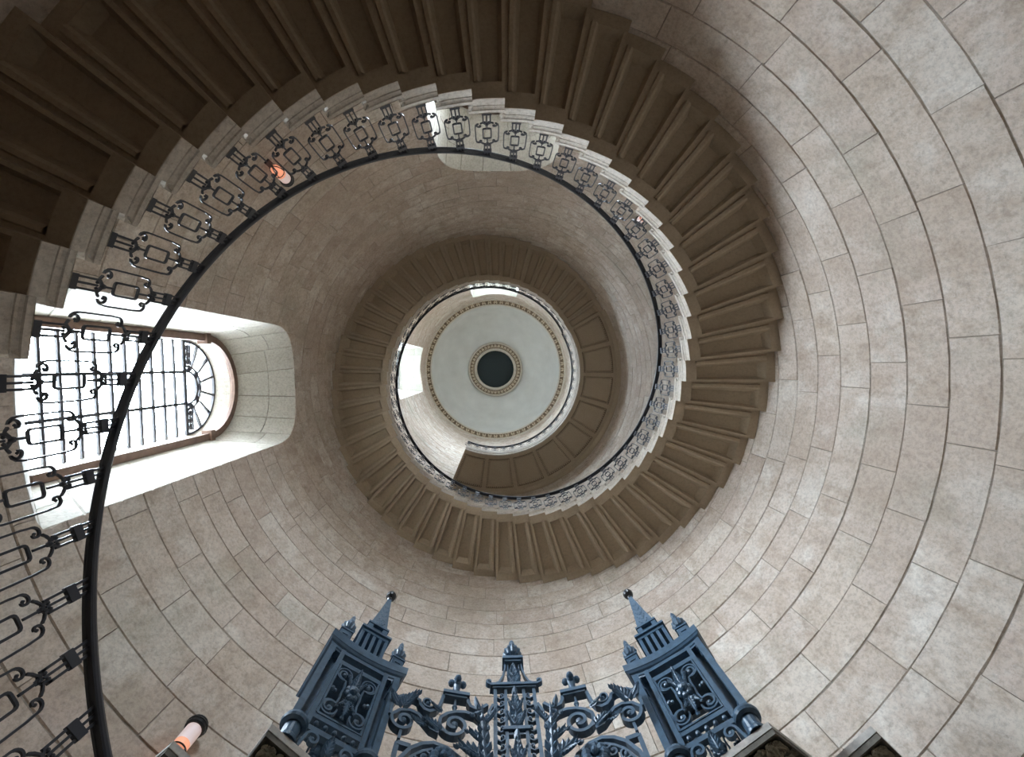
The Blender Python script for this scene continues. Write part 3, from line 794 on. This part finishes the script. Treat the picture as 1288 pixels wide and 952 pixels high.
# wings
for sx in (-1, 1):
    X = lambda pts: [(sx * x, zz) for x, zz in pts]
    c = MB(); c.box((sx * .353, 0, 2.678), (.080, .035, .012), G); c.box((sx * .353, 0, 2.660), (.068, .026, .008), G); gobj(c, 'bracket_shelf', over, over)
    c = MB()
    for q in range(4):
        a = q * pi / 2
        c.ball((sx * .353 + .036 * cos(a), .036 * sin(a), 2.795), .022, G, 8)
    c.ball((sx * .353, 0, 2.838), .024, G, 8, 1.2); c.ball((sx * .353, 0, 2.80), .030, G, 8); c.lathe([(.026, 0), (.028, .012), (.014, .022), (.016, .05), (.026, .09), (.03, .10)], (sx * .353, 0, 2.69), 12, G); c.ball((sx * .353, -.02, 2.785), .02, G, 8); gobj(c, 'cross_finial', over, over)
    c = MB()
    gribbon(c, X([(.425, 2.662), (.432, 2.62), (.440, 2.575), (.460, 2.535), (.490, 2.515), (.520, 2.520), (.548, 2.545), (.560, 2.575), (.585, 2.585), (.620, 2.580)]), .020, .040)
    gobj(c, 'swept_rail', over, over); c = MB()
    gribbon(c, X([(.281, 2.662), (.276, 2.63), (.262, 2.605), (.235, 2.592), (.200, 2.598), (.165, 2.63)]), .020, .040)
    gobj(c, 'swept_rail', over, over); c = MB()
    gribbon(c, X([(.462, 2.545)] + spiral(.508, 2.585, .044, .008, 215, 560, 18)), .010, .035); c.ball((sx * .508, 0, 2.585), .014, G, 8)
    gobj(c, 'curled_scroll', over, over)
    c = MB()      # big inner scroll, its stem rises from the central acanthus
    gribbon(c, X([(.165, 2.44), (.190, 2.50), (.235, 2.54), (.29, 2.555), (.345, 2.548), (.392, 2.525), (.424, 2.49)] + spiral(.345, 2.458, .086, .020, 22, -470, 30)), .019, .040)
    c.ball((sx * .345, -.005, 2.458), .022, G, 10); gribbon(c, X([(.353, 2.655), (.353, 2.55)]), .012, .02); c.ball((sx * .353, 0, 2.60), .016, G, 8); gobj(c, 'inner_scroll', over, over)
    c = MB()
    gribbon(c, X([(.425, 2.385), (.470, 2.400), (.51, 2.44), (.55, 2.475), (.60, 2.485), (.655, 2.465), (.69, 2.42)] + spiral(.622, 2.41, .068, .014, 8, -430, 26)[1:]), .018, .040)
    gribbon(c, X([(.650, 2.58), (.690, 2.54), (.705, 2.48), (.700, 2.42)]), .018, .04)
    c.ball((sx * .622, -.005, 2.41), .020, G, 10); gribbon(c, X([(.622, 2.345), (.622, 2.29)]), .016, .03); gobj(c, 'outer_scroll', over, over)
    for nm, args in dict(acanthus_leaf=[((sx * .645, 2.49), 90 + sx * 12, .13, .036, 40), ((sx * .66, 2.53), 90 + sx * 62, .09, .03, 10), ((sx * .67, 2.50), 90 - sx * 50, .08, .026, 0)]).items():
        for bs, an, L, w_, bd_ in args:
            c = MB(); leaf(c, bs, an, L, w_, G, 3, .25, -.02, sx * bd_); gobj(c, nm, over, over)
    for bs, an, L, w_, bd_ in [((sx * .165, 2.20), 90, .36, .040, -18), ((sx * .175, 2.36), 90 - sx * 38, .12, .03, -60), ((sx * .19, 2.26), 90 - sx * 40, .16, .04, -70), ((sx * .165, 2.44), 90 - sx * 30, .12, .024, -40), ((sx * .17, 2.50), 90 + sx * 22, .10, .022, 40)]:
        c = MB(); leaf(c, bs, an, L, w_, G, 3, .2, -.02, sx * bd_); gobj(c, 'acanthus_leaf', over, over)
    c = MB(); gribbon(c, X([(.15, 2.0), (.155, 2.3), (.165, 2.50), (.155, 2.58), (.13, 2.64)]), .016, .03)
    gobj(c, 'leaf_stem', over, over)
    for bs, an, L, w_, bd_ in [((sx * .425, 2.40), 90 - sx * 40, .11, .028, -50), ((sx * .50, 2.42), 90 - sx * 110, .09, .024, 40), ((sx * .425, 2.53), 90 - sx * 75, .075, .018, 20), ((sx * .24, 2.535), 90 + sx * 60, .06, .016, 0)]:
        c = MB(); leaf(c, bs, an, L, w_, G, 3, .15, -.02, sx * bd_); gobj(c, 'acanthus_leaf', over, over)
# gate leaves below
for sx in (-1, 1):
    X = lambda pts: [(sx * x, zz) for x, zz in pts]
    gl = empty('gate_leaf', G(sx * .4, 0, FLOOR)); tag(gl, 'blue-grey iron gate leaf with rosette, %s of the centre pinnacle' % ('left' if sx < 0 else 'right'), 'gate', 'pair of gate leaves')
    for u in (.155, .625):
        c = MB(); c.box((sx * u, 0, (FLOOR + .02 + 2.27) / 2), (.012, .014, (2.27 - FLOOR - .02) / 2), G); gobj(c, 'stile', gl, gl)
    c = MB(); c.box((sx * .59, 0, 2.265), (.035, .016, .012), G); gribbon(c, X([(.62, 2.06), (.60, 2.17), (.555, 2.25), (.50, 2.295), (.44, 2.315), (.37, 2.30), (.30, 2.25), (.25, 2.18), (.225, 2.08)]), .020, .036)
    gribbon(c, X([(.59, 2.02), (.575, 2.14), (.535, 2.215), (.49, 2.255), (.44, 2.28)]), .014, .03); gobj(c, 'arched_rail', gl, gl)
    for zz in (FLOOR + .2, .4, 1.6):
        c = MB(); c.box((sx * .39, 0, zz), (.225, .014, .016), G); gobj(c, 'cross_rail', gl, gl)
    for k in range(6):
        c = MB(); c.box((sx * (.21 + .072 * k), 0, (FLOOR + .2 + 1.6) / 2), (.007, .007, (1.4 - FLOOR) / 2), G); gobj(c, 'bar', gl, gl)
    c = MB()
    for k in range(9):
        a = 2 * pi * k / 9; c.ball((sx * .385 + .046 * cos(a), -.02, 2.215 + .046 * sin(a)), .029, G, 8)
    c.ball((sx * .385, -.05, 2.215), .020, G, 8); c.lathe([(.001, 0), (.05, .005), (.001, .01)], (sx * .385, 0, 2.21), 8, G); gobj(c, 'rosette', gl, gl)
    for cu, cz in ((.475, 2.225), (.535, 2.185), (.50, 2.14), (.28, 2.17)):
        c = MB(); gribbon(c, X(spiral(cu, cz, .034, .008, 100, 520, 14)), .010, .03); c.ball((sx * cu, -.01, cz), .014, G, 8); gobj(c, 'scroll', gl, gl)

# gate posts
def gate_post(ang, label, sgn, dist, u0):
    """local: u along the front, d away from the stair axis, front face at distance 1.80 from the axis"""
    a = RAD(ang)
    tx, ty = cos(a), -sin(a); nx, ny = sin(a), cos(a)
    root = empty('gate_post', (nx * 2.0, ny * 2.0, 2.02)); tag(root, label, 'gate post', 'pair of iron gate posts')
    def M(u, d, z_): return Vector((tx * (u + u0) + nx * (dist + d), ty * (u + u0) + ny * (dist + d), z_))
    def add(mb, name, lab=None):
        o = mb.obj(name, GATE, root); o.location = -Vector(root.location); return o
    def add2(mb, name, par): return mb.obj(name, GATE, par)
    DP = .42
    for d in (.03, DP - .03):
        for s_ in (-1, 1):
            c = MB(); c.box((s_ * .213, d, 2.42), (.018, .026, .275), M); c.box((s_ * .176, d + (.055 if d < .2 else -.055), 2.42), (.022, .006, .275), M); c.box((s_ * .143, d, 2.42), (.013, .022, .275), M); add(c, 'stile')
            c = MB(); c.lathe([(.040, 2.02), (.040, 2.11), (.046, 2.112)], (s_ * .190, d, 0), 20, M); c.lathe([(.046, 2.105), (.062, 2.112), (.066, 2.125), (.062, 2.140), (.05, 2.146), (.03, 2.15)], (s_ * .190, d, 0), 20, M)
            c.lathe([(.048, 2.02), (.048, 2.035), (.041, 2.045)], (s_ * .190, d, 0), 20, M); add(c, 'column')
    for d in (.03, DP - .03):
        for zz, hh in ((2.137, .013), (2.212, .016), (2.605, .016), (2.685, .012)):
            c = MB(); c.box((0, d, zz), (.15, .016, hh), M); add(c, 'rail')
    for s_ in (-1, 1):
        for zz in (2.14, 2.21, 2.61, 2.685):
            c = MB(); c.box((s_ * .205, DP / 2, zz), (.016, DP / 2 - .03, .014), M); add(c, 'rail')
        for k in range(3):
            c = MB(); c.box((s_ * .205, .11 + .1 * k, 2.41), (.006, .008, .2), M); add(c, 'side_bar')
    c = MB()
    for k in range(5): c.ball((-.10 + .05 * k, .02, 2.174), .013, M, 8)
    add(c, 'ball_row')
    # scrollwork panel, front and back
    def panel(d):
        R = lambda pts, t, dp, mb: mb.sweep([Vector((x, d, zz)) for x, zz in pts], rect(t, dp), up_=Vector((0, 1, 0)), M=M)
        c = MB(); 
        R([(-.122, 2.228), (-.122, 2.59), (.122, 2.59), (.122, 2.228), (-.122, 2.228)], .012, .02, c); po = add(c, 'scroll_panel')
        for s_ in (-1, 1):
            c = MB(); f_ = lambda pts: [(s_ * x, zz) for x, zz in pts]
            R(f_(spiral(.076, 2.530, .010, .040, 520, 250, 14)[:-1] + [(.056, 2.488), (.050, 2.45), (.054, 2.41), (.050, 2.37), (.056, 2.335)] + spiral(.080, 2.290, .043, .010, 120, -200, 16)), .010, .022, c)
            R(f_(arc(.076, 2.530, .042, -110, 190, 14)), .009, .02, c); R(f_(arc(.080, 2.290, .043, -190, 110, 14)), .009, .02, c)
            c.ball((s_ * .076, d, 2.530), .014, M, 8); c.ball((s_ * .080, d, 2.290), .014, M, 8); c.ball((s_ * .105, d, 2.415), .013, M, 8); c.ball((s_ * .088, d, 2.41), .010, M, 8)
            add2(c, 'side_scroll', po)
        c = MB()
        for k in range(7):
            a_ = 2 * pi * k / 7; c.ball((.028 * cos(a_), d - .02, 2.415 + .032 * sin(a_)), .020, M, 8)
        c.ball((0, d - .038, 2.415), .024, M, 8); add2(c, 'flower_boss', po)
        Ml = lambda u, dd, zz: M(u, d + dd, zz)
        for zz, an in ((2.44, 90), (2.385, 270)):
            c = MB(); leaf(c, (0, zz), an, .15, .026, Ml, 3, .06, -.015)
            for s_ in (-1, 1): leaf(c, (0, zz), an - s_ * 32, .10, .020, Ml, 3, .08, -.012)
            add2(c, 'acanthus_leaf', po)
    panel(.02); panel(DP - .02)
    # lower scrolls between the columns
    c = MB()
    for s_ in (-1, 1):
        c.sweep([Vector((s_ * x, .02, zz)) for x, zz in [(.135, 2.02), (.13, 2.05)] + spiral(.085, 2.085, .036, .010, 20, 380, 14)], rect(.012, .025), up_=Vector((0, 1, 0)), M=M)
        c.ball((s_ * .085, .02, 2.085), .014, M, 8)
    leaf(c, (0, 2.03), 90, .085, .03, M, 2, .1, 0); add(c, 'lower_scroll')
    # entablature with a concave front
    c = MB()
    def outline(o_, zz):
        pts = []
        for k in range(13):
            u = -.245 - o_ + (.49 + 2 * o_) * k / 12; pts.append(M(u, -o_ + .030 * (1 - (u / (.245 + o_)) ** 2), zz))
        for k in range(13):
            u = .245 + o_ - (.49 + 2 * o_) * k / 12; pts.append(M(u, DP + o_ - .030 * (1 - (u / (.245 + o_)) ** 2), zz))
        return pts
    c.grid([outline(o_, zz) for o_, zz in ((-.02, 2.69), (-.018, 2.70), (-.012, 2.705), (-.012, 2.722), (0, 2.73), (.008, 2.742), (.012, 2.745), (.012, 2.80), (-.1, 2.805))], True)
    t_ = outline(-.02, 2.69); c.add(t_, [tuple(range(len(t_)))]); t_ = outline(-.1, 2.805); c.add(t_, [tuple(range(len(t_)))])
    add(c, 'entablature')
    for d in (.05, DP - .05):
        for s_ in (-1, 1):
            c = MB(); c.box((s_ * .185, d, 2.835), (.038, .038, .035), M); c.box((s_ * .185, d, 2.872), (.044, .044, .006), M); c.box((s_ * .185, d - .037, 2.835), (.018, .006, .010), M); pe = add(c, 'pedestal')
            c = MB(); flame_finial(c, s_ * .185, d, 2.878, .215, .046, M); add2(c, 'finial', pe)
    # lantern cage
    cd = DP / 2 - .02
    for k in range(5):
        for s_ in (-1, 1):
            c = MB(); c.box((-.088 + .044 * k, cd + s_ * .088, 2.95), (.011, .008, .145), M); add(c, 'lantern_bar')
            if 0 < k < 4: c = MB(); c.box((s_ * .088, cd - .088 + .044 * k, 2.95), (.008, .011, .145), M); add(c, 'lantern_bar')
    c = MB(); c.box((0, cd, 2.812), (.1, .1, .012), M); add(c, 'lantern_base')
    c = MB(); c.box((0, cd, 3.090), (.098, .098, .014), M); c.box((0, cd, 3.112), (.112, .112, .010), M); c.box((0, cd, 3.130), (.09, .09, .010), M); add(c, 'lantern_cap')
    c = MB(); c.box((0, cd, 3.18), (.055, .055, .045), M)
    for s1 in (-1, 1):
        for s2 in (-1, 1): c.box((s1 * .056, cd + s2 * .056, 3.18), (.018, .018, .042), M)
    c.box((0, cd, 3.232), (.080, .080, .009), M); add(c, 'plinth')
    c = MB(); c.sweep([Vector((0, cd, zz)) for zz in (3.24, 3.45, 3.745)], rect(.130, .130), up_=Vector((0, 1, 0)), M=M, scale=[1, .62, .16]); ob = add(c, 'obelisk')
    c = MB()
    for k in range(6):
        t = k / 6; hw_ = .065 * (1 - .84 * t); zz = 3.25 + .44 * t
        for s_ in (-1, 1):
            leaf(c, (0, zz), 90 + s_ * 35, .055 * (1 - .6 * t), .014 * (1 - .5 * t), lambda u, dd, z2, h_=hw_: M(u, cd - h_ + dd * .5, z2), 1, 0, -.004)
            leaf(c, (0, zz), 90 + s_ * 35, .055 * (1 - .6 * t), .014 * (1 - .5 * t), lambda u, dd, z2, h_=hw_: M(sgn * (h_ - dd * .5), cd + u, z2), 1, 0, -.004)
    o = add2(c, 'leaf_relief', ob); o['kind'] = 'stuff'
    c = MB(); c.ball((0, cd, 3.782), .042, M, 16); c.lathe([(.012, 3.70), (.022, 3.725), (.012, 3.75)], (0, cd, 0), 10, M); o = add(c, 'ball_finial'); o.data.materials[0] = BLACK
gate_post(30.3, 'blue-grey iron gate post with obelisk and ball, on the right', -1, 1.81, .018)
gate_post(-30.3, 'blue-grey iron gate post with obelisk and ball, on the left', 1, 1.768, .050)

# ------------------------------------------------------------------ carved piers under and beside the posts
def pier(corner, e1, e2, w1, w2, label):
    """corner = nearest corner of the slab, e1 along the lit front edge, e2 along the side"""
    e1 = Vector((*e1, 0)).normalized(); e2 = Vector((*e2, 0)).normalized()
    cx = Vector((corner[0], corner[1], 0)) + e1 * w1 / 2 + e2 * w2 / 2
    root = empty('carved_pier', (cx.x, cx.y, FLOOR)); tag(root, label, 'pier', 'dark carved piers at the gate')
    def M(a, b_, z_): return Vector((corner[0], corner[1], 0)) + e1 * a + e2 * b_ + Vector((0, 0, z_)) - Vector(root.location)
    def bx(mb, a0, a1, b0, b1, z0, z1): mb.box(((a0 + a1) / 2, (b0 + b1) / 2, (z0 + z1) / 2), ((a1 - a0) / 2, (b1 - b0) / 2, (z1 - z0) / 2), M)
    c = MB(); bx(c, .14, w1 - .14, .14, w2 - .14, FLOOR, 1.90); c.obj('shaft', CARVED, root)
    c = MB(); bx(c, 0, w1, 0, w2, 1.985, 2.018); c.obj('top_slab', CARVEDTOP, root)
    c = MB(); bx(c, .004, w1 - .004, .004, w2 - .004, 1.972, 1.985); bx(c, .012, w1 - .012, .105, .122, 1.955, 1.973); bx(c, .012, w1 - .012, w2 - .122, w2 - .105, 1.955, 1.973)
    bx(c, .105, .122, .122, w2 - .122, 1.955, 1.973); bx(c, w1 - .122, w1 - .105, .122, w2 - .122, 1.955, 1.973); bx(c, .135, w1 - .135, .135, w2 - .135, 1.90, 1.972)
    for (a0, a1, b0, b1) in ((.004, w1 - .004, .004, .014), (.004, w1 - .004, w2 - .014, w2 - .004), (.004, .014, .014, w2 - .014), (w1 - .014, w1 - .004, .014, w2 - .014)): bx(c, a0, a1, b0, b1, 1.958, 1.973)
    c.obj('capital', CARVED, root)
    def sprig(a, b_, k):
        c = MB()
        Ml = lambda u, dd, v: M(a + u, b_ + v, 1.970 + dd)
        for q in range(5): leaf(c, (0, 0), 72 * q + k * 31, .046, .024, Ml, 2, .3, -.004)
        c.ball((a, b_, 1.964), .012, M, 8); c.obj('carved_leaf', LEAFM, root)
    n1 = int((w1 - .12) / .058); n2 = int((w2 - .12) / .058)
    for k in range(n1 + 1):
        for b_ in (.06, w2 - .06): sprig(.06 + (w1 - .12) * k / n1, b_, k)
    for k in range(1, n2):
        for a in (.06, w1 - .06): sprig(a, .06 + (w2 - .12) * k / n2, k)
pier((1.141, 1.419), (-.207, .153), (.236, .186), .56, .5, 'dark carved pier capital under the right gate post')
pier((-1.078, 1.392), (.192, .174), (-.126, .169), .56, .5, 'dark carved pier capital under the left gate post')
pier((1.614, 1.445), (-.182, .161), (.171, .167), .36, .42, 'dark carved pier capital standing alone at the far right of the gate')
pier((-1.507, 1.462), (.093, .095), (-.107, .092), .36, .42, 'dark carved pier capital below the orange lamp at the far left')
